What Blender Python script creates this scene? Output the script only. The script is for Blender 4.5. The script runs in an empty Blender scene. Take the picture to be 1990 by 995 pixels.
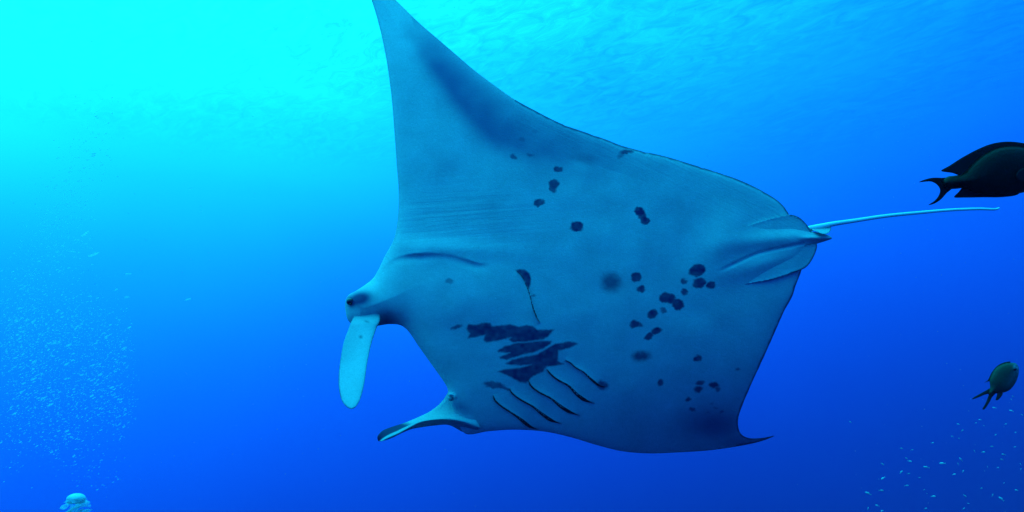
import bpy, math, random
import numpy as np
from mathutils import Vector, Matrix
from mathutils.geometry import delaunay_2d_cdt

R = math.radians
SC = bpy.context.scene
COL = SC.collection

# ------------------------------------------------------------------ camera
FOC = 1297.0                       # focal length measured in pixels of the 1990 px wide photograph
PITCH = 14.0                       # diver looks up past the ray
cam_d = bpy.data.cameras.new("camera")
cam = bpy.data.objects.new("camera", cam_d)
COL.objects.link(cam)
cam.location = (0, 0, 0)
cam.rotation_euler = (R(90 + PITCH), 0, 0)
cam_d.sensor_width = 36.0
cam_d.lens = 36.0 * FOC / 1990.0
cam_d.clip_start = 0.02
cam_d.clip_end = 2000
SC.camera = cam
CR = np.array(Matrix.Rotation(R(90 + PITCH), 3, 'X'))

# ------------------------------------------------------------------ open water light (world)
GLOW_DIR = Vector((-0.27, 0.0, 0.963)).normalized()
KAPPA, LEVEL = 5.6, -2.63
w = bpy.data.worlds.new("World")
SC.world = w
w.use_nodes = True
nt = w.node_tree
for n in list(nt.nodes):
    nt.nodes.remove(n)
def wn(t, **k):
    n = nt.nodes.new(t)
    for a, b in k.items():
        setattr(n, a, b)
    return n
def wmath(op, a, b=None):
    n = wn('ShaderNodeMath', operation=op)
    for i, s in enumerate((a, b)):
        if s is None: continue
        if isinstance(s, (int, float)): n.inputs[i].default_value = s
        else: nt.links.new(s, n.inputs[i])
    return n.outputs[0]
tc = wn('ShaderNodeTexCoord')
nrm = wn('ShaderNodeVectorMath', operation='NORMALIZE')
nt.links.new(tc.outputs['Generated'], nrm.inputs[0])
dt = wn('ShaderNodeVectorMath', operation='DOT_PRODUCT')
nt.links.new(nrm.outputs[0], dt.inputs[0])
dt.inputs[1].default_value = GLOW_DIR
# soft beam patches: the light in the water is slightly uneven
ns = wn('ShaderNodeTexNoise'); ns.inputs['Scale'].default_value = 2.2; ns.inputs['Detail'].default_value = 3.0
nt.links.new(nrm.outputs[0], ns.inputs['Vector'])
lumps = wmath('MULTIPLY', wmath('SUBTRACT', ns.outputs[0], 0.5), 0.5)
# glow of the sun, high on the left
SUN_DIR = Vector((-0.52, 0.42, 0.74)).normalized()
d2 = wn('ShaderNodeVectorMath', operation='DOT_PRODUCT')
nt.links.new(nrm.outputs[0], d2.inputs[0]); d2.inputs[1].default_value = SUN_DIR
glow = wmath('MULTIPLY', wmath('EXPONENT', wmath('MULTIPLY', wmath('SUBTRACT', d2.outputs['Value'], 1.0), 5.0)), 0.45)
lg = wmath('ADD', wmath('ADD', wmath('ADD', wmath('MULTIPLY', dt.outputs['Value'], KAPPA), LEVEL), lumps), glow)
Gx = wmath('EXPONENT', lg)
G = wmath('DIVIDE', Gx, wmath('ADD', 1.0, wmath('MULTIPLY', Gx, 0.29)))     # levels off overhead
B = wmath('ADD', wmath('MULTIPLY', wmath('SUBTRACT', 1.0, wmath('EXPONENT', wmath('MULTIPLY', G, -15.5))), 1.09), wmath('MULTIPLY', G, 0.80))
RR = wmath('ADD', wmath('MULTIPLY', G, 0.006), 0.0010)
cmb = wn('ShaderNodeCombineColor')
nt.links.new(RR, cmb.inputs[0]); nt.links.new(G, cmb.inputs[1]); nt.links.new(B, cmb.inputs[2])
bg = wn('ShaderNodeBackground'); bg.inputs['Strength'].default_value = 1.0
nt.links.new(cmb.outputs[0], bg.inputs['Color'])
wo = wn('ShaderNodeOutputWorld')
nt.links.new(bg.outputs[0], wo.inputs['Surface'])
w.cycles.sampling_method = 'AUTOMATIC'

# ------------------------------------------------------------------ sun, filtered blue by the water
sl = bpy.data.lights.new("sun", 'SUN')
sl.energy = 1.2
sl.angle = R(60)        # scattered wide by the water
sl.color = (0.02, 0.62, 1.0)
so = bpy.data.objects.new("sun", sl)
COL.objects.link(so)
so.rotation_euler = Vector((-0.50, 0.06, 0.86)).to_track_quat('Z', 'Y').to_euler()

SC.view_settings.view_transform = 'Standard'
SC.view_settings.look = 'None'
SC.view_settings.exposure = 0.0
SC.view_settings.gamma = 1.0
SC.view_settings.use_curve_mapping = False
SC.cycles.volume_bounces = 1
SC.cycles.max_bounces = 6

rng = np.random.default_rng(11)
random.seed(5)

# ================================================================== helpers
def P(x, y, d):
    """pixel of the photograph + distance along the view axis -> world point(s)"""
    x = np.asarray(x, float); y = np.asarray(y, float); d = np.asarray(d, float)
    v = np.stack([(x - 995.0) / FOC * d, (497.5 - y) / FOC * d, -d * np.ones_like(x)], -1)
    return v @ CR.T

def tag(o, label=None, cat=None, group=None, kind=None):
    if label: o['label'] = label
    if cat: o['category'] = cat
    if group: o['group'] = group
    if kind: o['kind'] = kind
    return o

def empty(name, loc):
    o = bpy.data.objects.new(name, None)
    o.location = Vector(loc)
    COL.objects.link(o)
    return o

def mesh_obj(name, verts, faces, mat=None, parent=None, smooth=True, attrs=None, uv=None):
    me = bpy.data.meshes.new(name)
    verts = np.asarray(verts, float)
    if parent is not None:
        verts = verts - np.array(parent.location)
    me.from_pydata(verts.tolist(), [], [list(f) for f in faces])
    me.update()
    if smooth:
        me.polygons.foreach_set('use_smooth', [True] * len(me.polygons))
    for k, a in (attrs or {}).items():
        at = me.attributes.new(k, 'FLOAT', 'POINT')
        at.data.foreach_set('value', np.asarray(a, np.float32))
    if uv is not None:
        at = me.attributes.new('skin_uv', 'FLOAT_VECTOR', 'POINT')
        at.data.foreach_set('vector', np.concatenate([np.asarray(uv, np.float32), np.zeros((len(uv), 1), np.float32)], 1).ravel())
    if mat: me.materials.append(mat)
    o = bpy.data.objects.new(name, me)
    COL.objects.link(o)
    if parent is not None: o.parent = parent
    return o

def catmull(pts, step, closed=True):
    pts = np.asarray(pts, float)
    n = len(pts)
    out = []
    rngi = range(n) if closed else range(n - 1)
    for i in rngi:
        if closed:
            p0, p1, p2, p3 = pts[i - 1], pts[i], pts[(i + 1) % n], pts[(i + 2) % n]
        else:
            p0, p1, p2, p3 = pts[max(i - 1, 0)], pts[i], pts[i + 1], pts[min(i + 2, n - 1)]
        # centripetal parametrisation keeps sharp tips from looping
        t1 = max(np.linalg.norm(p1[:2] - p0[:2]), 1e-3) ** .5
        t2 = max(np.linalg.norm(p2[:2] - p1[:2]), 1e-3) ** .5
        t3 = max(np.linalg.norm(p3[:2] - p2[:2]), 1e-3) ** .5
        m1 = (p1 - p0) / t1 - (p2 - p0) / (t1 + t2) + (p2 - p1) / t2
        m2 = (p2 - p1) / t2 - (p3 - p1) / (t2 + t3) + (p3 - p2) / t3
        if not closed and i == 0: m1 = (p2 - p1) / t2
        if not closed and i == n - 2: m2 = (p2 - p1) / t2
        m1 *= t2; m2 *= t2
        L = np.linalg.norm((p2 - p1)[:2])
        k = max(1, int(round(L / step)))
        for j in range(k):
            s = j / k
            out.append((2*s**3 - 3*s**2 + 1) * p1 + (s**3 - 2*s**2 + s) * m1 + (-2*s**3 + 3*s**2) * p2 + (s**3 - s**2) * m2)
    if not closed: out.append(pts[-1])
    return np.array(out)

def inside(pts, poly):
    x, y = pts[:, 0], pts[:, 1]
    res = np.zeros(len(pts), bool)
    a = poly; b = np.roll(poly, -1, 0)
    for (x1, y1), (x2, y2) in zip(a, b):
        if y1 == y2: continue
        c = ((y1 > y) != (y2 > y)) & (x < (x2 - x1) * (y - y1) / (y2 - y1) + x1)
        res ^= c
    return res

def seg_dist(pts, line, closed=False):
    """distance to a polyline, side (+ = left of travel in image coords), parameter 0..1"""
    a = line if closed else line[:-1]
    b = np.roll(line, -1, 0) if closed else line[1:]
    best = np.full(len(pts), 1e9); side = np.zeros(len(pts)); par = np.zeros(len(pts))
    n = len(a)
    for i in range(n):
        ab = b[i] - a[i]
        L2 = ab @ ab
        if L2 < 1e-9: continue
        ap = pts - a[i]
        t = np.clip(ap @ ab / L2, 0, 1)
        q = ap - t[:, None] * ab
        d = np.hypot(q[:, 0], q[:, 1])
        m = d < best
        best[m] = d[m]
        side[m] = np.sign(ab[0] * ap[m, 1] - ab[1] * ap[m, 0])
        par[m] = (i + t[m]) / n
    return best, side, par

def sm(a, b, x):
    t = np.clip((x - a) / (b - a), 0, 1)
    return t * t * (3 - 2 * t)

def vnoise(pts, scale, seed=0):
    """cheap value noise in 2D, -1..1"""
    r = np.random.default_rng(seed)
    tab = r.uniform(-1, 1, (256, 256))
    q = pts / scale
    i = np.floor(q).astype(int); f = q - i
    f = f * f * (3 - 2 * f)
    g = lambda a, b: tab[a % 256, b % 256]
    x0, y0 = i[:, 0], i[:, 1]
    return ((g(x0, y0) * (1 - f[:, 0]) + g(x0 + 1, y0) * f[:, 0]) * (1 - f[:, 1]) +
            (g(x0, y0 + 1) * (1 - f[:, 0]) + g(x0 + 1, y0 + 1) * f[:, 0]) * f[:, 1])

def pillow(name, outline, depth, thick, mat, parent, step=2.5, attr=None, gs=None):
    """closed solid from a flat outline: front sheet at depth(pts, dist), back sheet thick(pts, dist) behind it"""
    gs = gs or step
    outline = np.asarray(outline, float)
    lo, hi = outline.min(0), outline.max(0)
    xs = np.arange(lo[0], hi[0], gs); ys = np.arange(lo[1], hi[1], gs * 0.8660254)
    gx, gy = np.meshgrid(xs, ys)
    gx = gx + (np.arange(len(ys)) % 2)[:, None] * gs * 0.5
    g = np.stack([gx.ravel(), gy.ravel()], 1)
    g = g[inside(g, outline)]
    d, _, _ = seg_dist(g, outline, True)
    g = g[d > 0.55 * gs]; d = d[d > 0.55 * gs]
    nb = len(outline)
    pts = np.concatenate([outline, g]); dist = np.concatenate([np.zeros(nb), d])
    vs = [Vector((p[0], p[1])) for p in pts]
    res = delaunay_2d_cdt(vs, [(i, (i + 1) % nb) for i in range(nb)], [], 1, 1e-4)
    ov, _, of, oi = res[0], res[1], res[2], res[3]
    m = np.array([o[0] if o else -1 for o in oi])
    p2 = np.array([[v.x, v.y] for v in ov])
    dd = np.where(m >= 0, dist[m], 0)
    edge = (m >= 0) & (m < nb) | (m < 0)
    dd = np.where(edge, 0, dd)
    df = depth(p2, dd)
    th = np.where(edge, 0.0, thick(p2, dd))
    Vf = P(p2[:, 0], p2[:, 1], df)
    keep = np.where(~edge)[0]
    back = np.arange(len(p2)); back[keep] = len(p2) + np.arange(len(keep))
    Vb = P(p2[keep, 0], p2[keep, 1], (df + th)[keep])
    tri = np.array([list(f)[:3] for f in of if len(f) == 3])
    a, b, c = Vf[tri[:, 0]], Vf[tri[:, 1]], Vf[tri[:, 2]]
    nn = np.einsum('ij,ij->i', np.cross(b - a, c - a), a)      # camera sits at the origin
    fl = nn > 0
    tri[fl] = tri[fl][:, ::-1]
    faces = np.concatenate([tri, back[tri][:, ::-1]])
    V = np.concatenate([Vf, Vb])
    uv = np.concatenate([p2, p2[keep]]) / 100.0
    dorsal = np.concatenate([np.zeros(len(p2)), np.ones(len(keep))])
    at = {'dorsal': dorsal}
    if attr:
        for k, v in attr(p2, dd).items():
            at[k] = np.concatenate([v, v[keep]])
    return mesh_obj(name, V, faces.tolist(), mat, parent, attrs=at, uv=uv)

def tube(name, pts, radii, mat, parent=None, seg=12, squash=(1, 1), up=Vector((0, 0, 1))):
    pts = [Vector(p) for p in pts]
    V, F = [], []
    for i, p in enumerate(pts):
        t = (pts[min(i + 1, len(pts) - 1)] - pts[max(i - 1, 0)]).normalized()
        a = t.cross(up).normalized(); b = a.cross(t).normalized()
        for k in range(seg):
            th = 2 * math.pi * k / seg
            V.append(p + a * math.cos(th) * radii[i] * squash[0] + b * math.sin(th) * radii[i] * squash[1])
    for i in range(len(pts) - 1):
        for k in range(seg):
            k2 = (k + 1) % seg
            F.append((i * seg + k, i * seg + k2, (i + 1) * seg + k2, (i + 1) * seg + k))
    V.append(pts[0]); V.append(pts[-1]); a0, a1 = len(V) - 2, len(V) - 1
    for k in range(seg):
        k2 = (k + 1) % seg
        F.append((a0, k2, k)); n0 = (len(pts) - 1) * seg
        F.append((a1, n0 + k, n0 + k2))
    return mesh_obj(name, [tuple(v) for v in V], F, mat, parent)

def ball_verts(seg=12, rings=8):
    V = [(0, 0, 1)]; F = []
    for r in range(1, rings):
        ph = math.pi * r / rings
        for k in range(seg):
            th = 2 * math.pi * k / seg
            V.append((math.sin(ph) * math.cos(th), math.sin(ph) * math.sin(th), math.cos(ph)))
    V.append((0, 0, -1))
    for k in range(seg):
        F.append((0, 1 + k, 1 + (k + 1) % seg))
    for r in range(rings - 2):
        for k in range(seg):
            a = 1 + r * seg; k2 = (k + 1) % seg
            F.append((a + k, a + seg + k, a + seg + k2, a + k2))
    L = len(V) - 1; a = 1 + (rings - 2) * seg
    for k in range(seg):
        F.append((L, a + (k + 1) % seg, a + k))
    return np.array(V), F

# ================================================================== materials
def new_mat(name):
    m = bpy.data.materials.new(name); m.use_nodes = True
    t = m.node_tree
    for n in list(t.nodes): t.nodes.remove(n)
    o = t.nodes.new('ShaderNodeOutputMaterial')
    return m, t, o

class NB:
    def __init__(s, t): s.t = t
    def n(s, ty, ins=None, **k):
        n = s.t.nodes.new(ty)
        for a, b in k.items(): setattr(n, a, b)
        for a, b in (ins or {}).items(): s.put(n.inputs[a], b)
        return n
    def put(s, sock, v):
        if isinstance(v, bpy.types.NodeSocket): s.t.links.new(v, sock)
        else: sock.default_value = v
    def m(s, op, *a):
        n = s.n('ShaderNodeMath', operation=op)
        for i, v in enumerate(a): s.put(n.inputs[i], v)
        return n.outputs[0]
    def mix(s, f, a, b):
        n = s.n('ShaderNodeMix', data_type='RGBA')
        s.put(n.inputs[0], f); s.put(n.inputs[6], a); s.put(n.inputs[7], b)
        return n.outputs[2]
    def attr(s, name):
        return s.n('ShaderNodeAttribute', attribute_name=name)

BELLY = (0.60, 0.60, 0.58, 1)
DUSK = (0.10, 0.11, 0.26, 1)
INK = (0.026, 0.024, 0.11, 1)

def skin_material(name, belly=BELLY, back=(0.02, 0.022, 0.03, 1), trans=0.0, bump=True):
    m, t, out = new_mat(name)
    b = NB(t)
    uv = b.attr('skin_uv').outputs['Vector']
    mot = b.n('ShaderNodeTexNoise', {'Vector': uv, 'Scale': 1.6, 'Detail': 5.0, 'Roughness': 0.6}).outputs[0]
    fine = b.n('ShaderNodeTexNoise', {'Vector': uv, 'Scale': 38.0, 'Detail': 2.0, 'Roughness': 0.7}).outputs[0]
    mid = b.n('ShaderNodeTexNoise', {'Vector': uv, 'Scale': 13.0, 'Detail': 3.0, 'Roughness': 0.7}).outputs[0]
    k = b.m('ADD', b.m('ADD', b.m('ADD', 0.43, b.m('MULTIPLY', mid, 0.25)), b.m('MULTIPLY', mot, 0.46)), b.m('MULTIPLY', fine, 0.42))
    base = b.n('ShaderNodeVectorMath', {0: belly[:3]}, operation='SCALE')
    b.put(base.inputs['Scale'], k)
    # small pale nicks and mucus flecks
    sp = b.n('ShaderNodeMapping', {'Vector': uv, 'Rotation': (0, 0, R(-30)), 'Scale': (2.2, 0.8, 1)}, vector_type='TEXTURE').outputs[0]
    fl = b.n('ShaderNodeTexNoise', {'Vector': sp, 'Scale': 16.0, 'Detail': 1.0}).outputs[0]
    fl = b.n('ShaderNodeMapRange', {'Value': fl, 'From Min': 0.76, 'From Max': 0.80}).outputs[0]
    bc = b.mix(b.m('MULTIPLY', fl, 0.5), base.outputs[0], (0.85, 0.85, 0.85, 1))
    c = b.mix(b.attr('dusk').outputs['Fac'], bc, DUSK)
    c = b.mix(b.attr('ink').outputs['Fac'], c, INK)
    c = b.mix(b.attr('dorsal').outputs['Fac'], c, back)
    p = b.n('ShaderNodeBsdfPrincipled', {'Base Color': c, 'Roughness': 0.55})
    p.inputs['Specular IOR Level'].default_value = 0.10
    if bump:
        # fin rays: long fine wrinkles running across the wing, strongest where the body meets the wing
        mp = b.n('ShaderNodeMapping', {'Vector': uv, 'Rotation': (0, 0, R(-4)), 'Scale': (3.5, 0.19, 1)}, vector_type='TEXTURE').outputs[0]
        wr = b.n('ShaderNodeTexNoise', {'Vector': mp, 'Scale': 1.7, 'Detail': 3.0, 'Roughness': 0.6, 'Distortion': 0.25}).outputs[0]
        mp2 = b.n('ShaderNodeMapping', {'Vector': uv, 'Rotation': (0, 0, R(27)), 'Scale': (2.0, 0.13, 1)}, vector_type='TEXTURE').outputs[0]
        wr2 = b.n('ShaderNodeTexNoise', {'Vector': mp2, 'Scale': 2.6, 'Detail': 2.0, 'Distortion': 0.3}).outputs[0]
        h = b.m('ADD', b.m('MULTIPLY', wr, b.attr('wrinkle').outputs['Fac']),
                b.m('MULTIPLY', wr2, b.attr('rays').outputs['Fac']))
        h = b.m('ADD', h, b.m('MULTIPLY', fine, 0.10))
        bp = b.n('ShaderNodeBump', {'Height': h, 'Strength': 0.9, 'Distance': 0.012})
        b.put(p.inputs['Normal'], bp.outputs[0])
    if trans > 0:
        tr = b.n('ShaderNodeBsdfTranslucent', {'Color': c})
        mx = b.n('ShaderNodeMixShader', {0: trans})
        t.links.new(p.outputs[0], mx.inputs[1]); t.links.new(tr.outputs[0], mx.inputs[2])
        t.links.new(mx.outputs[0], out.inputs['Surface'])
    else:
        t.links.new(p.outputs[0], out.inputs['Surface'])
    return m

def plain(name, col, rough=0.5, spec=0.3, noise=0.25, scale=30.0, trans=0.0):
    m, t, out = new_mat(name)
    b = NB(t)
    co = b.n('ShaderNodeTexCoord').outputs['Object']
    f = b.n('ShaderNodeTexNoise', {'Vector': co, 'Scale': scale, 'Detail': 4.0}).outputs[0]
    v = b.n('ShaderNodeVectorMath', {0: col[:3]}, operation='SCALE')
    b.put(v.inputs['Scale'], b.m('ADD', 1 - noise, b.m('MULTIPLY', f, 2 * noise)))
    p = b.n('ShaderNodeBsdfPrincipled', {'Base Color': v.outputs[0], 'Roughness': rough})
    p.inputs['Specular IOR Level'].default_value = spec
    if trans > 0:
        tr = b.n('ShaderNodeBsdfTranslucent', {'Color': v.outputs[0]})
        mx = b.n('ShaderNodeMixShader', {0: trans})
        t.links.new(p.outputs[0], mx.inputs[1]); t.links.new(tr.outputs[0], mx.inputs[2])
        t.links.new(mx.outputs[0], out.inputs['Surface'])
    else:
        t.links.new(p.outputs[0], out.inputs['Surface'])
    return m

M_skin = skin_material('ray_skin')
M_fin = skin_material('ray_fin_skin', belly=(0.68, 0.68, 0.68, 1), back=(0.30, 0.31, 0.34, 1), trans=0.25, bump=False)
M_pelvic = skin_material('pelvic_skin', trans=0.0)
M_slit = plain('slit_dark', (0.006, 0.008, 0.016), 0.7, 0.1)
M_tail = plain('tail_skin', (0.90, 0.92, 0.92), 0.5, 0.3, noise=0.12)
M_eye = plain('eye_dark', (0.01, 0.012, 0.03), 0.15, 0.5)

# ================================================================== the manta ray
A0 = np.array([800.0, 700.0]); EU = np.array([0.956, -0.293]); EV = np.array([-0.293, -0.956])
D0 = 3.12

def uvc(p):
    q = p - A0
    return q @ EU, q @ EV

RIDGE = catmull([(738, 535), (750, 514), (768, 501), (790, 495), (825, 492), (870, 494), (905, 503), (930, 511), (955, 512)], 4, False)
GROOVE = catmull([(1392, 530), (1430, 512), (1470, 494), (1510, 484), (1560, 474)], 4, False)
SLITS = [
    [(958, 768), (962, 778), (975, 790), (995, 803), (1012, 815), (1030, 829), (1046, 835)],
    [(989, 755), (996, 765), (1012, 777), (1035, 790), (1055, 806), (1072, 817), (1092, 824)],
    [(1026, 738), (1032, 750), (1047, 762), (1070, 774), (1090, 790), (1106, 800), (1127, 808)],
    [(1062, 717), (1070, 727), (1082, 737), (1105, 750), (1123, 768), (1138, 778), (1155, 784)],
    [(1098, 700), (1108, 705), (1118, 714), (1132, 722), (1150, 738), (1164, 749), (1176, 752)],
]
SLITS = [catmull(s, 3, False) for s in SLITS]
SLIT_UP = catmull([(1004, 526), (1014, 536), (1024, 556), (1031, 577), (1036, 598), (1044, 618), (1050, 627)], 3, False)

def gell(p, cx, cy, rx, ry, ang):
    c, s = math.cos(R(ang)), math.sin(R(ang))
    dx, dy = p[:, 0] - cx, p[:, 1] - cy
    a = dx * c + dy * s; b = -dx * s + dy * c
    return np.exp(-((a / rx) ** 2 + (b / ry) ** 2))

def base_depth(p):
    u, v = uvc(p)
    d = D0 + 0.00022 * (u - 300)
    vp = np.clip(v, 0, None); vn = np.clip(-v, 0, None)
    d = d + 0.50 * (vp / 750.0) ** 2.2 + 0.20 * sm(500, 900, vp)
    d = d + 0.14 * (vn * vn / (vn + 170.0)) / 235.0 + 0.42 * (vn / 350.0) ** 4
    d = d - 0.022 * np.exp(-(v / 190.0) ** 2) * sm(-250, 150, u) * (1 - 0.8 * sm(350, 800, u))
    return d

def body_depth(p, dist, humps=True):
    u, v = uvc(p)
    d = base_depth(p)
    head = np.exp(-(((p[:, 0] - 800) / 170) ** 2 + ((p[:, 1] - 650) / 170) ** 2))
    d = d + (0.012 + 0.045 * head) * np.exp(-dist / (5.0 + 12 * head))
    # leading edges of the wings are rounded
    lead = (1 - sm(860, 1000, p[:, 0])) * sm(0, 200, v)
    d = d + 0.05 * lead * np.exp(-dist / 34.0)
    # throat fold
    s, side, par = seg_dist(p, RIDGE)
    amp = np.sin(np.clip(par, 0, 1) * math.pi) ** 0.6 * (0.36 + np.exp(-((par - .40) / .10) ** 2) + 0.9 * np.exp(-((par - .86) / .09) ** 2))
    up = side < 0
    h = np.where(up, np.exp(-(s / 20.0) ** 1.3), np.exp(-(s / 3.0) ** 2))
    d = d - 0.0065 * amp * h - 0.012 * gell(p, 855, 482, 115, 17, 3) + 0.006 * amp * np.where(up, 0, np.exp(-((s - 8) / 7) ** 2))
    # chest and head swellings
    d = d - 0.028 * gell(p, 890, 580, 130, 75, 8)
    d = d - 0.036 * gell(p, 700, 590, 28, 30, 0)
    d = d + 0.032 * gell(p, 752, 630, 20, 18, 0)
    # slow swells across the wing
    d = d - 0.006 * vnoise(p, 95, 3) - 0.002 * vnoise(p, 38, 4)
    # rear: two swellings either side of the vent groove
    s, side, par = seg_dist(p, GROOVE)
    f = sm(0, 0.25, par)
    d = d + 0.008 * f * np.exp(-(s / 3.5) ** 2)
    if humps:
        d = d - 0.030 * gell(p, 1535, 462, 95, 19, -6) - 0.018 * gell(p, 1500, 506, 80, 18, -18)
        d = d + 0.008 * gell(p, 1520, 519, 45, 4, -25)
    d = d - 0.030 * gell(p, 1405, 470, 40, 70, 35) * 0.6
    d = d - 0.014 * np.exp(-((p[:, 1] - 462.5) / 5.0) ** 2) * sm(1545, 1580, p[:, 0])
    # gill flaps
    for sl_ in SLITS:
        s, side, par = seg_dist(p, sl_)
        e = np.sin(np.clip(par, 0, 1) * math.pi) ** 0.6
        d = d - 0.011 * e * np.where(side < 0, np.exp(-s / 9.0), 0) + 0.005 * e * np.where(side > 0, np.exp(-s / 5.0), 0)
    s, side, par = seg_dist(p, SLIT_UP)
    e = np.sin(np.clip(par, 0, 1) * math.pi) ** 0.6
    d = d - 0.012 * e * np.where(side > 0, np.exp(-s / 8.0), 0)
    # lower eye lid
    rr = np.hypot(p[:, 0] - 877, p[:, 1] - 773)
    d = d - 0.016 * np.exp(-((rr - 7) / 2.5) ** 2) * (p[:, 1] < 774)
    return d

def body_thick(p, dist):
    u, v = uvc(p)
    core = np.exp(-(v / 120.0) ** 2) * sm(-160, 60, u) * (1 - 0.75 * sm(300, 780, u))
    wing = 0.035 + 0.10 * np.exp(-(v / 320.0) ** 2)
    return (wing + 0.30 * core) * (1 - np.exp(-dist / 26.0)) + 0.004 * (dist > 0)

SPOTS = [  # x, y, rx, ry, angle, softness, strength : the pigment marks of this individual
 (998,305,7,4.5,20,.3,.75),(1030,301,6,3.5,10,.4,.55),(1015,270,6,4,0,.5,.35),(1040,256,6,3,0,.6,.2),(1085,329,8.5,5.5,-5,.25,.9),
 (1077,358,10,8.5,-20,.2,.95),(1074,367,7,6,40,.25,.9),(1046,394,9,7,-10,.2,.95),(1052,392,6,4.5,0,.3,.8),(1121,440,12,10.5,0,.15,1),(1116,443,8,6,0,.3,.8),
 (1243,411,9.5,9,20,.15,1),(1248,420,7,7,40,.3,.9),(1254,428,8.5,7.5,0,.15,1),(1218,295,13,4,-8,.4,.85),(1208,301,9,4,-30,.6,.5),(1135,308,22,8,10,.8,.25),
 (1188,549,18,17,0,.6,.8),(1187,551,13,12,0,.4,.35),(1236,538,10.5,9,0,.2,.95),(1230,536,4,3,0,.3,.8),(1246,562,8,6.5,0,.25,.95),(1355,525,17,11,-22,.15,1),
 (1359,550,12.5,10,-15,.18,1),(1382,554,9,7.5,-10,.2,1),(1329,548,6,6,20,.3,.9),(1330,567,6,5.5,0,.3,.9),(1292,578,11,9.5,-25,.2,1),(1303,581,10,10,50,.3,1),
 (1317,592,11.5,10,0,.18,1),(1290,603,6,5,30,.4,.8),(1286,599,3,2,30,.4,.7),(1268,610,10,8.5,-20,.2,1),(1233,630,9.5,7.5,-10,.25,.95),(1244,632,5,4,0,.4,.8),
 (1276,643,9.5,6,-15,.25,1),(1261,653,10,6,-38,.25,1),(1246,692,17,9,-5,.55,.85),(1356,697,8.5,6.5,-10,.3,.95),(1433,718,4.5,3,-10,.5,.7),(1284,744,6.5,6,-30,.3,.9),
 (1361,744,8.5,4,-15,.4,.9),(1357,757,8.5,5.5,-15,.35,.95),(1387,749,9,5.5,5,.4,.95),(1395,757,5,4,0,.4,.8),(1337,776,6,4,-10,.4,.85),(1346,796,5.5,4,0,.4,.8),
 (1391,793,4,2,0,.6,.5),(1383,785,4,2,0,.6,.35),(1403,800,4.5,2.5,-10,.6,.6),(1375,801,4,2,0,.6,.35),
 (873,546,8,5,10,.35,.55),(886,636,11,4,-20,.35,.8),(1171,748,10.5,8,20,.5,.9),(960,748,20,6.5,10,.3,.8),(980,754,12,3.5,15,.3,.8),(1548,555,5,5,0,.4,.8),
 (1037,574,4,2,0,.5,.6),
]
BLOTCH = [
 [(906,639),(910,630),(926,631),(941,627),(953,628),(956,634),(975,632),(992,630),(1009,635),(1023,632),(1035,634),(1045,641),(1077,640),(1064,655),(1054,660),(1020,664),(996,665),(989,660),(994,655.5),(968,662),(944,666),(940,661),(943,651),(922,655.5),(909,657),(913,648)],
 [(966,682),(980,673),(1002,667),(1054,662),(1072,663),(1069,669),(1054,678),(1040,684),(1020,688),(1002,694),(985,699),(972,697),(971,693),(992,685.5),(968,684.6)],
 [(982,707),(996,699),(1020,693),(1040,690),(1062,678),(1079,668),(1108,663.5),(1123,668),(1105,677),(1086,681),(1084,701),(1096,707),(1079,711),(1062,712),(1058,718),(1054,723),(1037,730),(1023,744),(1011,743),(996,735),(985,729),(967,722),(982,718),(1011,715),(1033,708.5),(1011,710),(989,709)],
 [(1002,526),(1010,523),(1020,524),(1029,531),(1032,541),(1031,552),(1027,562),(1020,548),(1012,534)],
]
BAND = np.array([(775,20),(800,60),(835,110),(875,165),(915,215),(960,262),(1020,283),(1090,298),(1150,318)], float)

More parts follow.
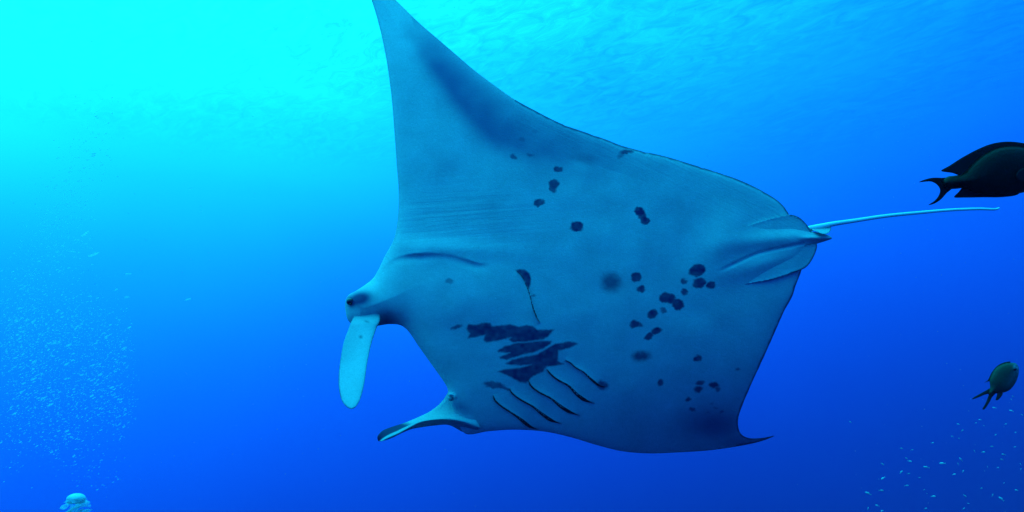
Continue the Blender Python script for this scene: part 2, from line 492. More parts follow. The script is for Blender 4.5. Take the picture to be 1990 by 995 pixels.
def body_attr(p, dist):
    ink = np.zeros(len(p)); dusk = np.zeros(len(p))
    jit = p + 1.5 * np.stack([vnoise(p, 5.5, 7), vnoise(p, 5.5, 8)], 1) + 1.1 * np.stack([vnoise(p, 2.6, 17), vnoise(p, 2.6, 18)], 1)
    for x, y, rx, ry, an, soft, st in SPOTS:
        c, s = math.cos(R(an)), math.sin(R(an))
        dx, dy = jit[:, 0] - x, jit[:, 1] - y
        r = np.sqrt(((dx * c + dy * s) / (rx * 1.04)) ** 2 + ((-dx * s + dy * c) / (ry * 1.04)) ** 2)
        ink = np.maximum(ink, st * (1 - sm(1 - soft, 1 + soft, r)))
    for i, pl in enumerate(BLOTCH):
        pl = np.array(pl, float)
        m = (jit[:, 0] > pl[:, 0].min() - 8) & (jit[:, 0] < pl[:, 0].max() + 8) & (jit[:, 1] > pl[:, 1].min() - 8) & (jit[:, 1] < pl[:, 1].max() + 8)
        q = jit[m] if i < 3 else p[m]
        q = p[m] + 0.4 * (q - p[m])
        dd, _, _ = seg_dist(q, pl, True)
        sd = np.where(inside(q, pl), dd, -dd)
        ink[m] = np.maximum(ink[m], sm(-2.2, 2.2, sd) * (0.97 if i < 3 else 1.0))
    ink = ink * (0.93 + 0.09 * vnoise(p, 7, 41))
    # dusky shading of the wing margins
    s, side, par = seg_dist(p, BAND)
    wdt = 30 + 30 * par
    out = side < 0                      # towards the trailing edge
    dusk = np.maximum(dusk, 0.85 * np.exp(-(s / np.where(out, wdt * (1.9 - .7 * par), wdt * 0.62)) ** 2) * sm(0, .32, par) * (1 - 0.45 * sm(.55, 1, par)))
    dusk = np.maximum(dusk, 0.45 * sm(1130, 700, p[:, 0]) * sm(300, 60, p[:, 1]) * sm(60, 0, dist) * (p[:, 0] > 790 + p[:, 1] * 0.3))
    dusk = np.maximum(dusk, 0.85 * gell(p, 1385, 825, 62, 34, 8))
    dusk = np.maximum(dusk, 0.6 * gell(p, 1440, 858, 60, 18, 0))
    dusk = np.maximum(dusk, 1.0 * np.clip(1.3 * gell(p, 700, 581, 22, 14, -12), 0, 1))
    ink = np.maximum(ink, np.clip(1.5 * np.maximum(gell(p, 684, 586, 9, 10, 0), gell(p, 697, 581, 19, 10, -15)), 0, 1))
    dusk = np.maximum(dusk, 0.95 * gell(p, 752, 628, 30, 18, 10))  # mouth corner: dark pigment with the soft shade there painted in
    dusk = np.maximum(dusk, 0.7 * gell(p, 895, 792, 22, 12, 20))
    dusk = dusk * (1 - 0.55 * gell(p, 1127, 323, 26, 12, 10))
    dusk = np.clip(dusk + 0.06 * vnoise(p, 22, 12) * (dusk > .05), 0, 1)
    # thin dark margin along the trailing edges
    trail = ((p[:, 0] > 1000) & (p[:, 1] < 430)) | ((p[:, 0] > 1430) & (p[:, 1] > 480))
    ink = np.maximum(ink, 0.85 * trail * (1 - sm(1.5, 4.5, dist + 0.8 * vnoise(p, 9, 21))))
    lead = (dist < 3) & ~trail & (p[:, 1] < 500) & (p[:, 0] < 1001)
    ink = np.maximum(ink, 0.12 * lead)
    wr = 0.03 + 0.36 * gell(p, 880, 425, 150, 55, 3)
    ry = 0.16 * sm(95, 0, dist) * ((p[:, 0] > 1000) & (p[:, 1] < 480)) + 0.05 * (p[:, 0] > 1350)
    return {'ink': np.clip(ink, 0, 1), 'dusk': dusk, 'wrinkle': wr, 'rays': ry}

OUT = [(678,-105),(700,-55),(722,0),(737,50),(750,110),(760,180),(766,250),(771,320),(775,380),(772,430),(764,468),(748,498),(735,525),(725,541),
 (712,552),(692,565),(677,574),(671,586),(671,602),(676,622),(690,634),(712,636),(735,633),(757,630),(778,632),(791,641),(815,675),(840,710),(860,738),(869,753),
 (872,770),(880,795),(890,822),(905,843),(950,838),(1000,835),(1060,839),(1110,850),(1160,865),(1210,877),(1260,881),(1320,879),(1380,875),(1430,868),(1470,860),(1492,853),(1505,847),
 (1480,851),(1455,851),(1441,844),(1435,830),(1435,812),(1445,782),(1462,742),(1485,692),(1506,645),(1525,602),(1540,575),(1547,552),(1556,530),(1562,505),(1570,480),(1590,473),(1606,468),(1617,463),(1612,458),(1598,454),(1580,450),(1562,447),(1545,438),(1535,428),
 (1532,414),(1515,393),(1485,373),(1440,351),(1395,335),(1340,318),(1290,303),(1245,293),(1205,282),(1180,272),(1140,258),(1090,240),(1040,215),(1000,193),(960,165),(920,135),(885,105),(850,75),(815,45),(785,16),(767,-2),(738,-35),(705,-75)]
outl = catmull(OUT, 2.2)
# small nicks along the trailing edges
nx = vnoise(outl, 11, 31)
tm = ((outl[:, 0] > 1000) & (outl[:, 1] < 415)) | ((outl[:, 0] > 1436) & (outl[:, 1] > 500) & (outl[:, 1] < 840))
outl[:, 1] += np.where(tm & (nx > 0.25), 1.6 * (nx - 0.25), 0)

ray = empty('manta_ray', P(1000, 640, D0))
tag(ray, 'banking manta ray showing its pale spotted belly, one wing tip out of frame', 'manta ray')
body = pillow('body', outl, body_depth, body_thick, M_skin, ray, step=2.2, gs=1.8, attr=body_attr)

zero = lambda p, d: {'ink': np.zeros(len(p)), 'dusk': np.zeros(len(p)), 'wrinkle': np.full(len(p), .15), 'rays': np.full(len(p), .1)}

# cephalic fins (the two paddles beside the mouth)
cf = catmull([(700,598),(684,622),(677,640),(668,665),(662,695),(658,730),(659,758),(665,780),(674,791),(683,795),(691,791),(700,776),(708,745),(714,705),(722,668),(731,640),(739,618),(733,600),(716,590)], 2.5)
def cf_depth(p, dist):
    t = np.clip((p[:, 1] - 600) / 195, 0, 1)
    cx = 715 - 35 * t
    lateral = (p[:, 0] - cx) / 30.0
    b = body_depth(np.array([[712.0, 600.0]]), np.array([20.0]))[0]
    return b + 0.04 - 0.055 * sm(0, .16, t) - 0.36 * t - 0.050 * lateral * sm(0.05, .6, t) + 0.030 * lateral ** 2 + 0.006 * np.exp(-dist / 3)
def cf_attr(p, dist):
    a = zero(p, dist)
    a['ink'] = np.maximum(0.75 * gell(p, 701, 655, 3, 3, 0), 0.6 * gell(p, 713, 625, 5, 1.8, 20)) * 1.0
    a['dusk'] = 0.25 * sm(660, 600, p[:, 1])
    return a
pillow('cephalic_fin', cf, cf_depth, lambda p, d: 0.022 * (1 - np.exp(-d / 6.0)) + 0.002, M_fin, ray, attr=cf_attr)['label'] = 'bright broad cephalic fin hanging straight down'

# second cephalic fin: a curled ribbon, three long edges lofted
def loft_curve(pts, n):
    c = catmull([(a, b, c_) for a, b, c_ in pts], 3, False)
    L = np.r_[0, np.cumsum(np.hypot(*(np.diff(c[:, :2], axis=0).T)))]
    s = np.linspace(0, L[-1], n)
    return np.stack([np.interp(s, L, c[:, k]) for k in range(3)], 1)
bd = lambda x, y: float(body_depth(np.array([[x, y]], float), np.array([12.0]))[0])
ea = [(880,745),(872,760),(858,781),(838,798),(812,811),(785,822),(760,830),(742,838),(733,850),(735,857)]
eb = [(935,832),(902,820),(872,815),(840,816),(815,821),(795,831),(775,842),(757,850),(745,855),(738,857)]
ec = [(925,836),(905,841),(872,826),(845,827),(822,830),(800,834),(780,842),(762,851),(748,856),(740,858)]
tipd = bd(900, 800) - 0.30
def with_depth(e, off, d_start):
    n = len(e); r = []
    for i, (x, y) in enumerate(e):
        t = i / (n - 1)
        r.append((x, y, (bd(*d_start) * (1 - sm(0, 1, t)) + tipd * sm(0, 1, t)) + off * math.sin(math.pi * min(1, t * 1.15 + .02)) ** .7))
    return r
NL = 60
ca = loft_curve(with_depth(ea, 0.15, (885, 765)), NL)
cb = loft_curve(with_depth(eb, -0.07, (915, 822)), NL)
cc = loft_curve(with_depth(ec, 0.10, (915, 835)), NL)
rows = []
for a, b_, c_ in zip(ca, cb, cc):
    r = []
    for k in range(9):
        r.append(a + (b_ - a) * k / 8 + np.array([0, 0, 0.010]) * math.sin(math.pi * k / 8))
    for k in range(1, 6):
        r.append(b_ + (c_ - b_) * k / 5)
    for k in range(1, 6):            # back of the fin
        r.append(c_ + (a - c_) * k / 6 + np.array([0, 0, 0.018]))
    rows.append(r)
rows = np.array(rows); nr, nc = rows.shape[:2]
V = P(rows[..., 0].ravel(), rows[..., 1].ravel(), rows[..., 2].ravel())
F = [(i * nc + k, i * nc + (k + 1) % nc, (i + 1) * nc + (k + 1) % nc, (i + 1) * nc + k) for i in range(nr - 1) for k in range(nc)]
F.append(tuple(range(nc))[::-1]); F.append(tuple((nr - 1) * nc + k for k in range(nc)))
q2 = rows[..., :2].reshape(-1, 2)
kk = np.tile(np.arange(nc), nr); tt = np.repeat(np.linspace(0, 1, nr), nc)
ink = np.where((kk <= 5) | (kk > 14), 1, 0) * sm(.60, .70, tt)
ink = np.maximum(ink, 0)
ob = mesh_obj('cephalic_fin', V, F, M_fin, ray, attrs={'ink': ink, 'dusk': np.where(kk > 8, .55, 0) * 1.0, 'dorsal': np.zeros(len(V)), 'wrinkle': np.zeros(len(V)), 'rays': np.zeros(len(V))}, uv=q2 / 100)
ob['label'] = 'curled cephalic fin with a dark tip reaching left'

# pelvic fins
pf1 = catmull([(1405,478),(1432,452),(1455,438),(1490,426),(1515,420),(1536,417),(1552,422),(1564,432),(1573,444),(1577,452),(1560,460),(1530,463),(1495,468),(1450,480)], 2.5)
pf2 = catmull([(1440,552),(1470,549),(1500,543),(1535,532),(1564,521),(1574,511),(1583,495),(1588,478),(1586,472),(1572,474),(1545,482),(1515,492),(1480,512),(1450,535)], 2.5)
def pf_depth(p, dist):
    # rises gently out of the body towards its free edge on the right
    return body_depth(p, np.full(len(p), 30.0), False) + 0.010 - 0.022 * sm(1400, 1530, p[:, 0]) - 0.004 * np.exp(-dist / 4)
def pf_attr(p, dist):
    a = zero(p, dist)
    a['ink'] = 0.8 * (p[:, 0] > 1535) * (1 - sm(1.2, 4.0, dist))
    return a
for pf in (pf1, pf2):
    pillow('pelvic_fin', pf, pf_depth, lambda p, d: 0.010 * (1 - np.exp(-d / 5.0)) + 0.002, M_pelvic, ray, attr=pf_attr)

# tail root, dorsal fin and whip tail
tz = bd(1545, 470)
def tube_px(name, pts, mat, seg=12, squash=(1, 1)):
    c = catmull([(x, y, d) for x, y, d, r in pts], 3, False)
    r = catmull([(x, y, r) for x, y, d, r in pts], 3, False)[:, 2]
    return tube(name, P(c[:, 0], c[:, 1], c[:, 2]), r, mat, ray, seg, squash)
tube_px('tail', [(1560,447,tz+.06,.012),(1575,444,tz+.05,.014),(1595,440,tz+.05,.0135),(1620,435,tz+.05,.0120),(1660,429,tz+.04,.0102),(1720,420,tz+.02,.0090),(1790,413,tz,.0080),(1850,408,tz-.02,.0070),(1905,406,tz-.03,.0062),(1936,406.5,tz-.03,.0050),(1942,404,tz-.03,.0035)], M_tail)
dfp = catmull([(1576,446),(1590,442),(1606,436),(1614,438),(1615,446),(1610,453),(1600,455),(1588,451)], 2)
pillow('dorsal_fin', dfp, lambda p, d: np.full(len(p), tz + .035) - 0.004 * (p[:, 1] - 445), lambda p, d: 0.014 * (1 - np.exp(-d / 3)) + .001, M_fin, ray, step=2, attr=zero)

# gill slits: dark tapering openings between the flaps
def slit(line, wmax, lift=0.004):
    n = len(line)
    t = np.gradient(line, axis=0); t /= np.linalg.norm(t, axis=1)[:, None]
    nrm_ = np.stack([-t[:, 1], t[:, 0]], 1)
    s = np.linspace(0, 1, n)
    wd = wmax * (0.42 + 0.58 * np.exp(-((s - .76) / .2) ** 2)) * np.clip(np.minimum(s * 14, (1 - s) * 6), 0.08, 1) 
    pts, dep = [], []
    for k, o in enumerate((-1, 0, 1)):
        q = line + nrm_ * (wd * o)[:, None]
        pts.append(q); dep.append(body_depth(q, np.full(n, 40.0)) - lift - (0.003 if k == 1 else 0))
    back = [pts[1]]; dback = body_depth(pts[1], np.full(n, 40.0)) + 0.01
    allp = np.concatenate(pts + back); alld = np.concatenate(dep + [dback])
    V = P(allp[:, 0], allp[:, 1], alld)
    F = []
    ring = [0, 1, 2, 3]
    for i in range(n - 1):
        for a, b in zip(ring, ring[1:] + ring[:1]):
            F.append((a * n + i, b * n + i, b * n + i + 1, a * n + i + 1))
    F.append((0, n, 2 * n, 3 * n)); F.append((n - 1, 4 * n - 1, 3 * n - 1, 2 * n - 1))
    return mesh_obj('gill_slit', V, F, M_slit, ray)
for i, s_ in enumerate(SLITS):
    slit(s_, 3.2 if i < 4 else 2.2)
slit(SLIT_UP, 1.0)

# eyes
bv, bf = ball_verts(16, 10)
M_eye2 = plain('eye_lidded', (0.20, 0.21, 0.26), 0.4, 0.3)
for (x, y, r, off, me_) in ((680, 586, 0.016, 0.0, M_eye), (876, 775, 0.011, 0.004, M_eye2)):
    c = P(x, y, bd(x, y) + off)
    mesh_obj('eye', bv * r + c, bf, me_, ray)

# ================================================================== fish
def fin_plate(name, outline, d, th, mat, parent, step=3.0, tilt=0.0):
    o = catmull(outline, step)
    return pillow(name, o, lambda p, ds: d + tilt * (p[:, 0] - o[:, 0].mean()), lambda p, ds: th * (1 - np.exp(-ds / 4.0)) + 0.0006, mat, parent, step=step, attr=zero)

def fish_material(name, top, low, stripe=False, rough=0.4):
    m, t, out = new_mat(name)
    b = NB(t)
    uv = b.attr('skin_uv').outputs['Vector']
    sc = b.n('ShaderNodeTexVoronoi', {'Vector': uv, 'Scale': 26.0}).outputs['Distance']
    nz = b.n('ShaderNodeTexNoise', {'Vector': uv, 'Scale': 5.0, 'Detail': 3.0}).outputs[0]
    c = b.mix(b.attr('pale').outputs['Fac'], b.mix(nz, low, top), (0.35, 0.45, 0.5, 1))
    p = b.n('ShaderNodeBsdfPrincipled', {'Base Color': c, 'Roughness': rough})
    p.inputs['Specular IOR Level'].default_value = 0.08
    bp = b.n('ShaderNodeBump', {'Height': sc, 'Strength': 0.3, 'Distance': 0.002})
    b.put(p.inputs['Normal'], bp.outputs[0])
    t.links.new(p.outputs[0], out.inputs['Surface'])
    return m
M_surgeon = fish_material('surgeonfish_skin', (0.007, 0.011, 0.008, 1), (0.004, 0.005, 0.005, 1))
M_sfin = plain('surgeonfish_fin', (0.008, 0.010, 0.014), 0.6, 0.1)
M_damsel = fish_material('damselfish_skin', (0.020, 0.085, 0.05, 1), (0.012, 0.035, 0.03, 1))
M_dfin = plain('damselfish_fin', (0.015, 0.05, 0.045), 0.6, 0.2, trans=0.2)

def swell(outline, d, th, mat, parent, step, attr=None, span=40.0):
    """rounded fish body: swells both towards and away from the viewer"""
    o = catmull(outline, step)
    prof = lambda ds: np.sqrt(np.clip(1 - (1 - np.clip(ds / span, 0, 1)) ** 2, 0, 1))
    return pillow('body', o, lambda p, ds: d - th * prof(ds), lambda p, ds: 2 * th * prof(ds) + 0.0004, mat, parent, step=step, attr=attr)

# big dark surgeonfish, head out of the frame on the right
DF = 1.36
f1 = empty('surgeonfish', P(1950, 335, DF))
tag(f1, 'large dark surgeonfish at the right edge with its forked tail in view', 'fish')
palef = lambda p, d: {**zero(p, d), 'pale': np.zeros(len(p))}
swell([(1842,343),(1856,341),(1872,337),(1890,318),(1912,300),(1940,287),(1968,284),(1998,288),(2030,303),(2055,323),(2064,338),(2060,348),(2042,354),(2015,364),(1985,375),(1950,379),(1915,378),(1890,373),(1872,366),(1858,367),(1842,367),(1832,360),(1832,350)], DF, 0.024, M_surgeon, f1, 3.0, palef, 46)
fin_plate('dorsal_fin', [(1829,332),(1845,322),(1870,306),(1900,290),(1925,280),(1950,275.5),(1975,276),(2000,281),(2020,291),(2025,302),(2000,302),(1960,300),(1920,312),(1895,325),(1880,336),(1868,341),(1850,336)], DF, 0.004, M_sfin, f1)
fin_plate('anal_fin', [(1854,383),(1862,374),(1874,362),(1900,365),(1950,370),(1985,370),(1978,378),(1950,383),(1910,383.5),(1875,384)], DF, 0.004, M_sfin, f1)
fin_plate('caudal_fin', [(1786,354),(1797,349),(1812,345.5),(1830,345.5),(1852,346),(1858,356),(1852,365),(1840,375),(1828,388),(1815,396),(1804,398.5),(1815,391),(1823,382),(1827,370),(1822,360),(1810,353)], DF, 0.004, M_sfin, f1, 2.5)
fin_plate('pectoral_fin', [(2008,332),(1995,326),(1982,330),(1974,342),(1982,352),(1998,350),(2009,342)], DF - 0.030, 0.002, M_sfin, f1, tilt=0.0001)
mesh_obj('eye', bv * 0.006 + P(2038, 322, DF - 0.018), bf, M_eye, f1)

# small green damselfish, lower right
DD = 1.75
f2 = empty('damselfish', P(1943, 740, DD))
tag(f2, 'small dark green damselfish swimming up right with its forked tail trailing', 'fish')
def d_attr(p, d):
    a = zero(p, d)
    a['pale'] = np.clip(0.95 * gell(p, 1974, 713, 4.5, 6, -30) + 0.5 * gell(p, 1977, 722, 6, 5, 0) + 0.3 * gell(p, 1968, 735, 9, 18, 35), 0, 1) * (0.6 + 0.4 * vnoise(p, 3, 5))
    return a
swell([(1922,764),(1924,752),(1923,740),(1927,728),(1936,715),(1950,707),(1964,705),(1974,706),(1979,712),(1980,722),(1977,736),(1971,748),(1962,758),(1950,763),(1940,764),(1932,766),(1927,769)], DD, 0.017, M_damsel, f2, 1.8, d_attr, 24)
fin_plate('caudal_fin', [(1927,754),(1914,760),(1903,766),(1890,774),(1889,776),(1902,772),(1914,767),(1921,766),(1919,774),(1914,786),(1909,795),(1912,796),(1921,785),(1928,772),(1934,764)], DD, 0.003, M_dfin, f2, 1.8)
fin_plate('dorsal_fin', [(1913,744),(1920,738),(1927,724),(1938,711),(1952,704),(1964,703),(1955,712),(1935,726),(1929,742),(1921,741)], DD, 0.003, M_dfin, f2, 1.8)
fin_plate('pelvic_fin', [(1940,760),(1946,762),(1949,764),(1944,773),(1938,778),(1935,777),(1937,769)], DD - 0.004, 0.002, M_dfin, f2, 1.8)
mesh_obj('eye', bv * 0.0045 + P(1972, 717, DD - 0.012), bf, M_eye, f2)

# school of tiny silvery fish, lower right
M_silver = plain('silver_scales', (0.42, 0.50, 0.55), 0.35, 0.5, noise=0.3, scale=80)
def little_fish(name, L, mat):
    """slim fish along +X with forked tail and a dorsal fin, one mesh"""
    prof = [(-.30,.035,.02),(-.2,.075,.04),(-.05,.13,.07),(.15,.165,.09),(.32,.14,.085),(.44,.08,.06),(.5,.015,.012)]
    V, F = [], []; seg = 8
    for x, h, wd_ in prof:
        for k in range(seg):
            th = 2 * math.pi * k / seg
            V.append((x * L, math.cos(th) * wd_ * L, math.sin(th) * h * L))
    for i in range(len(prof) - 1):
        for k in range(seg):
            F.append((i * seg + k, (i + 1) * seg + k, (i + 1) * seg + (k + 1) % seg, i * seg + (k + 1) % seg))
    F.append(tuple(range(seg))); F.append(tuple((len(prof) - 1) * seg + k for k in range(seg))[::-1])
    def plate(pts):
        n0 = len(V); n = len(pts)
        for yy in (-.006, .006):
            for x, z in pts: V.append((x * L, yy * L, z * L))
        F.append(tuple(n0 + k for k in range(n))); F.append(tuple(n0 + n + k for k in range(n))[::-1])
        for k in range(n):
            F.append((n0 + k, n0 + n + k, n0 + n + (k + 1) % n, n0 + (k + 1) % n))
    plate([(-.28,0),(-.5,.16),(-.42,0)]); plate([(-.28,0),(-.42,0),(-.5,-.16)])
    plate([(.2,.15),(.05,.22),(-.15,.14),(-.1,.09)])
    return mesh_obj(name, V, F, mat)
sx = lambda x, y: (1600 + x / 4.233, 760 + y / 4.233)
SF = [(1408,138,8,10,.9),(1548,162,9,20,.7),(1290,236,7,5,.6),(1112,272,7,10,.5),(1142,326,8,35,1),(1118,390,6,10,.5),(1062,374,6,30,.4),(898,427,9,0,.8),
 (645,472,7,15,.6),(730,484,7,10,.6),(682,553,8,-30,.9),(712,577,9,-10,.8),(486,600,9,-35,.6),(850,627,13,12,.5),(982,595,13,0,.9),(1132,563,11,55,1),(640,668,10,45,1),
 (700,680,8,10,.4),(492,716,11,-35,.7),(685,778,10,10,.4),(370,842,14,25,1),(475,818,12,-5,.9),(905,866,11,0,.9),(1392,858,8,60,.9),(1466,888,13,45,1),(445,942,9,20,.6),
 (368,968,8,65,.7),(485,985,9,-20,.7),(840,968,9,20,.9),(828,812,6,20,.5),(1245,496,7,70,.5),(1316,502,9,0,.5),(1385,456,7,5,.5),(1484,523,10,15,.7),(1470,564,8,20,.8),
 (1436,630,7,10,.4),(1150,660,7,60,.5),(1075,685,8,15,.4),(1485,758,6,40,.5),(1590,815,9,5,.4),(1625,605,7,60,.4),(1165,862,10,-35,.4),(1155,968,7,40,.5),(1575,460,6,10,.5),
 (1625,645,6,70,.3),(1415,362,7,30,.4),(225,256,7,25,.5),(1322,285,5,20,.3),(1255,262,5,10,.3),(1562,45,7,30,.4),(1548,70,5,60,.4),(1635,195,6,30,.5),(1110,600,6,70,.4),
 (1352,625,5,80,.3),(790,712,6,5,.3),(1300,800,8,5,.3),(1195,925,7,10,.3),(1580,340,6,0,.3),(1500,272,6,10,.3)]
proto = None
SFL = {
 (1408,138): 'bright tiny fish just under the tail of the damselfish, nearest to it',
 (1142,326): 'brightest tiny fish in the upper middle of the loose school',
 (898,427): 'faint level tiny fish at the upper left side of the loose school',
 (982,595): 'longest level silvery fish in the middle of the loose school',
 (1132,563): 'steeply tilted bright tiny fish right of the longest level one',
 (640,668): 'slanting bright tiny fish left of and below the longest level one',
 (712,577): 'silvery fish overlapped by a smaller one at the left of the school',
 (682,553): 'small fish touching a longer silvery one at the left of the school',
 (370,842): 'long slanting silvery fish lowest left in the loose school',
 (475,818): 'nose down tiny fish just right of the long slanting lowest left one',
 (905,866): 'level bright tiny fish low in the centre of the loose school',
 (1392,858): 'short bright fish low on the right, beside a longer slanting one',
 (1466,888): 'long slanting bright fish low on the right of the school',
 (840,968): 'bright tiny fish at the bottom edge, centre of the school',
 (225,256): 'faint lone speck of a fish far left of the loose school',
}
SFG = 'tiny silvery fish scattered below the damselfish'
for (x, y, L, an, br) in SF:
    px, py = sx(x, y)
    if proto is None:
        o = proto = little_fish('small_fish', 0.026, M_silver)
    else:
        o = proto.copy(); COL.objects.link(o)
    d = 3.2 + 2.2 * (1 - br) + rng.uniform(-.2, .2)
    o.location = Vector(P(px, py, d))
    s = (L / FOC * d) / 0.026 * 0.85
    o.scale = (s, s, s)
    o.rotation_euler = (R(PITCH * .5 + rng.uniform(-20, 20)), R(-an), R(rng.choice([0, 180]) + rng.uniform(-25, 25)))
    tag(o, SFL.get((x, y), 'faint tiny silvery fish among the loose school below the damselfish'), 'fish', SFG)

# ================================================================== bubbles
def bubble_material(name, clear=0.66):
    m, t, out = new_mat(name)
    b = NB(t)
    co = b.n('ShaderNodeTexCoord').outputs['Object']
    nz = b.n('ShaderNodeTexNoise', {'Vector': co, 'Scale': 3.0, 'Detail': 3.0}).outputs[0]
    bp = b.n('ShaderNodeBump', {'Height': nz, 'Strength': 0.4, 'Distance': 0.01}).outputs[0]
    gl = b.n('ShaderNodeBsdfTranslucent', {'Color': (0.95, 0.97, 0.97, 1), 'Normal': bp})
    df = b.n('ShaderNodeBsdfDiffuse', {'Color': (0.75, 0.8, 0.8, 1), 'Normal': bp})
    tr = b.n('ShaderNodeBsdfTransparent', {'Color': (0.97, 0.98, 1, 1)})
    m1 = b.n('ShaderNodeMixShader', {0: 0.4}); t.links.new(gl.outputs[0], m1.inputs[1]); t.links.new(df.outputs[0], m1.inputs[2])
    m2 = b.n('ShaderNodeMixShader', {0: clear}); t.links.new(m1.outputs[0], m2.inputs[1]); t.links.new(tr.outputs[0], m2.inputs[2])
    t.links.new(m2.outputs[0], out.inputs['Surface'])
    return m
M_bub = bubble_material('air_bubble')
M_bub2 = bubble_material('air_bubble_large', 0.42)

def cap_mesh(seg=10, rings=7, lump=0.12, seed=1):
    V, F = ball_verts(seg, rings)
    r = np.random.default_rng(seed)
    V = V * (1 + lump * r.uniform(-1, 1, (len(V), 1)))
    V[:, 2] = np.where(V[:, 2] < 0, V[:, 2] * 0.35, V[:, 2] * 0.75)     # rising bubbles are flattened caps
    return V, F
def bubble_mesh(name, seed):
    V, F = cap_mesh(seed=seed)
    me = bpy.data.meshes.new(name)
    me.from_pydata(V.tolist(), [], F); me.update()
    me.polygons.foreach_set('use_smooth', [True] * len(me.polygons))
    me.materials.append(M_bub2)
    return me
BM = [bubble_mesh('bubble', s) for s in range(6)]
TILT = R(-28)
def bubble(x, y, wpx, d, label, group=None, asp=1.0, tilt=None, me=None):
    o = bpy.data.objects.new('bubble', me or BM[int(rng.integers(6))])
    COL.objects.link(o)
    r = wpx / 2 / FOC * d
    o.location = Vector(P(x, y, d))
    o.scale = (r * 1.15, r * .45, r * asp * .62)
    o.rotation_euler = (R(rng.uniform(-8, 8)), TILT if tilt is None else R(tilt), rng.uniform(-.4, .4))
    return tag(o, label, 'bubble', group)

# plume density, in the photograph's picture plane at about 4 m
PATCH = [(150,640,70,70,1.0),(60,700,60,110,1.0),(105,470,55,70,.8),(45,560,45,70,.7),(190,760,60,70,.9),(110,800,60,60,.55),(235,800,25,40,.6),(130,870,50,40,.4),(30,830,28,80,.35),(185,915,50,28,.25),(135,390,55,45,.6),(170,330,60,40,.30),(230,690,30,60,.5),(30,640,40,60,.7),(185,265,55,55,.22)]
def plume(n, seed):
    r = np.random.default_rng(seed)
    res = []
    while len(res) < n:
        p = PATCH[r.choice(len(PATCH), p=np.array([q[2] * q[3] * q[4] for q in PATCH]) / sum(q[2] * q[3] * q[4] for q in PATCH))]
        x = r.normal(p[0], p[2] * .62); y = r.normal(p[1], p[3] * .62)
        xr = np.interp(y, [170, 340, 420, 520, 640, 820, 900, 995], [250, 205, 200, 225, 270, 268, 245, 215])
        if y < 170 or x < -40 or x > xr + r.normal(0, 6) or y > 1010: continue
        res.append((x, y))
    return res
BG = 'small air bubbles rising in the plume at the left'
for x, y in plume(270, 3):
    s = 2.6 + rng.gamma(1.2, 1.5)
    bubble(x, y, min(s, 11), rng.uniform(3.4, 5.0), 'small air bubble in the rising plume of bubbles at the left', BG, asp=rng.uniform(.6, 1))
# the uncountable rest of the plume
VV, FF = [], []; n0 = 0
cv, cfc = ball_verts(6, 4); cv[:, 2] *= .45
ct, st_ = math.cos(TILT), math.sin(TILT)
cv[:, 0] *= 1.35
cvr = np.stack([cv[:, 0] * ct + cv[:, 2] * st_, cv[:, 1], -cv[:, 0] * st_ + cv[:, 2] * ct], 1)
for x, y in plume(6500, 4):
    d = rng.uniform(3.4, 6.5)
    r = (0.8 + rng.gamma(1.0, .8)) / 2 / FOC * d
    VV.append(cvr * r + P(x, y, d)); FF += [tuple(i + n0 for i in f) for f in cfc]; n0 += len(cv)
tag(mesh_obj('bubble_plume', np.concatenate(VV), FF, M_bub), 'cloud of countless fine air bubbles rising at the left', 'bubbles', kind='stuff')

# bubbles that stand apart
bubble(249, 533, 14, 3.5, 'lone flattened bubble right of the plume, upper of the two in a column', asp=.6, tilt=-5)
bubble(247, 578, 11, 3.5, 'lone bubble right of the plume, lower of the two in a column', asp=.75, tilt=-5)
bubble(365, 582, 12, 3.6, 'small lone bubble farthest right of the plume, level with the ray eye', asp=.5, tilt=-18)
bubble(251, 637, 9, 3.5, 'lone bubble at the right side of the plume below the column of two', asp=.75)
bubble(241, 677, 11, 3.5, 'slanting bubble at the right flank of the plume', asp=.55)
bubble(151, 467, 13, 3.4, 'flattened bubble at the upper right of the plume, left of the curved pair', asp=.6, tilt=-8)
bubble(140, 489, 12, 3.4, 'thin bubble just left of the curved pair of bubbles', asp=.45, tilt=-5)
bubble(176, 482, 12, 3.3, 'upper bubble of the curved pair beside the plume', asp=.55, tilt=8)
bubble(182, 495, 24, 3.3, 'lower and widest bubble of the curved pair beside the plume', asp=.4, tilt=-16)
bubble(165, 455, 16, 3.4, 'thin slanting bubble above the curved pair', asp=.35, tilt=-38)
bubble(371, 367, 6, 4.5, 'tiny bubble high to the right of the plume', asp=.6)
bubble(392, 411, 6, 4.5, 'tiny bubble right of the plume below another tiny one', asp=.6)

# large mushroom shaped bubble at the bottom edge
def lumpy(seed, a, b, c, lump):
    V, F = ball_verts(48, 32)
    r = np.random.default_rng(seed)
    h = np.zeros(len(V))
    for k in range(26):
        q = r.normal(size=3); q /= np.linalg.norm(q)
        h += r.uniform(-1, 1) * np.exp((V @ q - 1) * r.uniform(12, 60))
    low = np.clip(-V[:, 2] + .45, 0, 1.2)
    V = V * (1 + lump * h * (0.15 + low))[:, None]
    return V * np.array([a, b, c]), F
big = empty('large_bubble', P(148, 985, 3.0))
tag(big, 'large bright domed air bubble breaking up at the bottom left edge', 'bubble')
u = 3.0 / FOC
M_cap = plain('bubble_cap', (0.85, 0.9, 0.9), 0.25, 0.6, noise=0.1, trans=0.35)
V, F = lumpy(5, 17 * u, 13 * u, 10 * u, .24); V = V + P(148, 969, 2.97)
mesh_obj('cap', V, F, M_cap, big)
VV, FF, n0 = [], [], 0
bb, bbf = ball_verts(10, 7)
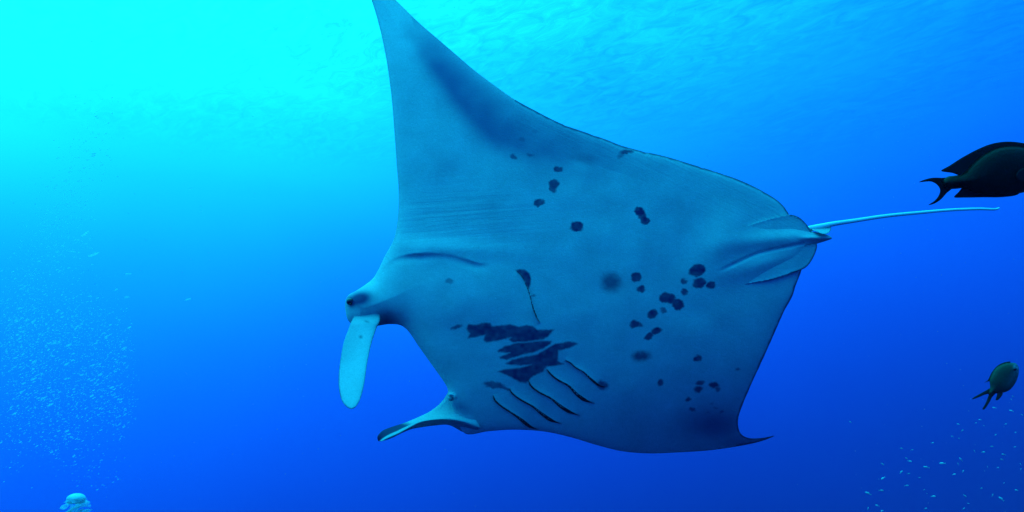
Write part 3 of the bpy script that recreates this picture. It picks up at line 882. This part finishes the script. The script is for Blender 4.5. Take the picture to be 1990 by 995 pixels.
for k in range(125):
    yy = 968 + 34 * rng.uniform() ** .8
    half = 12 + 15 * sm(963, 984, yy)
    xx = 148 + rng.uniform(-1, 1) * half + (yy - 980) * .05
    rr_ = rng.uniform(1.2, 4.6)
    q = bb * np.array([rr_ * 1.7, rr_, rr_ * .45]) * u * (1 + .2 * rng.uniform(-1, 1, (len(bb), 1)))
    an = TILT + rng.normal() * .25
    q = np.stack([q[:, 0] * math.cos(an) + q[:, 2] * math.sin(an), q[:, 1], -q[:, 0] * math.sin(an) + q[:, 2] * math.cos(an)], 1)
    VV.append(q + P(xx, yy, 3.0 + rng.uniform(-.02, .05))); FF += [tuple(i_ + n0 for i_ in f) for f in bbf]; n0 += len(bb)
V = np.concatenate(VV); F = FF
mesh_obj('skirt', V, F, M_bub, big)

# drifting particles in the water
VV, FF = [], []; n0 = 0
cv, cfc = ball_verts(5, 3)
for i in range(900):
    d = rng.uniform(1.0, 7.0) ; x = rng.uniform(-150, 2140); y = rng.uniform(-100, 1100)
    r = rng.uniform(.45, 1.3) / FOC * d * .55
    if 640 < x < 1640 and d > 2.3: continue
    VV.append(cv * np.array([r * 1.5, r, r * .7]) + P(x, y, d)); FF += [tuple(i_ + n0 for i_ in f) for f in cfc]; n0 += len(cv)
M_snow = plain('plankton', (0.35, 0.42, 0.45), 0.8, 0.1)
tag(mesh_obj('drifting_particles', np.concatenate(VV), FF, M_snow), 'fine plankton specks drifting in the water', 'plankton', kind='stuff')

# ================================================================== water surface seen from below
H = 7.5
N = 160; S = 160.0
g = np.linspace(-1, 1, N); g = np.sign(g) * np.abs(g) ** 1.6 * S
gx, gy = np.meshgrid(g, g)
gz = H + 0.05 * np.sin(gx * .9 + gy * .5) + 0.04 * np.sin(gx * .4 - gy * 1.1 + 2)
V = np.stack([gx.ravel(), gy.ravel(), gz.ravel()], 1)
F = [(j * N + i, j * N + i + 1, (j + 1) * N + i + 1, (j + 1) * N + i) for j in range(N - 1) for i in range(N - 1)]
m, t, out = new_mat('water_surface')
b = NB(t)
co = b.n('ShaderNodeTexCoord').outputs['Object']
mp = b.n('ShaderNodeMapping', {'Vector': co, 'Rotation': (0, 0, R(-42)), 'Scale': (1.15, 0.6, 1)}, vector_type='TEXTURE').outputs[0]
n1 = b.n('ShaderNodeTexNoise', {'Vector': mp, 'Scale': 1.7, 'Detail': 6.0, 'Roughness': 0.62, 'Distortion': 1.2}).outputs[0]
n2 = b.n('ShaderNodeTexNoise', {'Vector': co, 'Scale': 0.22, 'Detail': 3.0, 'Distortion': 0.6}).outputs[0]
rip = b.n('ShaderNodeMapRange', {'Value': n1, 'From Min': 0.35, 'From Max': 0.66}).outputs[0]
big_ = b.n('ShaderNodeMapRange', {'Value': n2, 'From Min': 0.35, 'From Max': 0.65}).outputs[0]
lw = b.n('ShaderNodeLayerWeight', {'Blend': 0.5}).outputs['Facing']         # 0 looking straight up .. 1 grazing
win = b.n('ShaderNodeMapRange', {'Value': lw, 'From Min': 0.68, 'From Max': 0.42}).outputs[0]   # edge of the window of light
dark = b.m('MULTIPLY', b.m('ADD', b.m('MULTIPLY', rip, 0.33), b.m('MULTIPLY', big_, 0.12)), win)
keep = b.m('SUBTRACT', 1.0, dark)
cc_ = b.n('ShaderNodeCombineColor')
b.put(cc_.inputs[0], keep); b.put(cc_.inputs[1], keep); b.put(cc_.inputs[2], b.m('SQRT', keep))
tr = b.n('ShaderNodeBsdfTransparent'); b.put(tr.inputs[0], cc_.outputs[0])
t.links.new(tr.outputs[0], out.inputs['Surface'])
tag(mesh_obj('water_surface', V, F, m), kind='structure')

# ================================================================== the water itself, pale blue and hazy
HZ = 28.0
me = bpy.data.meshes.new('haze')
z0, z1 = -14.0, 7.2
me.from_pydata([(x, y, z) for z in (z0, z1) for x, y in ((-HZ, -HZ), (HZ, -HZ), (HZ, HZ), (-HZ, HZ))], [],
               [(3, 2, 1, 0), (4, 5, 6, 7), (0, 1, 5, 4), (1, 2, 6, 5), (2, 3, 7, 6), (3, 0, 4, 7)])
m, t, out = new_mat('hazy_water')
pv = t.nodes.new('ShaderNodeVolumePrincipled')
pv.inputs['Color'].default_value = (0.12, 0.35, 1.0, 1)
pv.inputs['Density'].default_value = 0.004
t.links.new(pv.outputs[0], out.inputs['Volume'])
me.materials.append(m)
hz = bpy.data.objects.new('haze', me); COL.objects.link(hz); hz['kind'] = 'stuff'
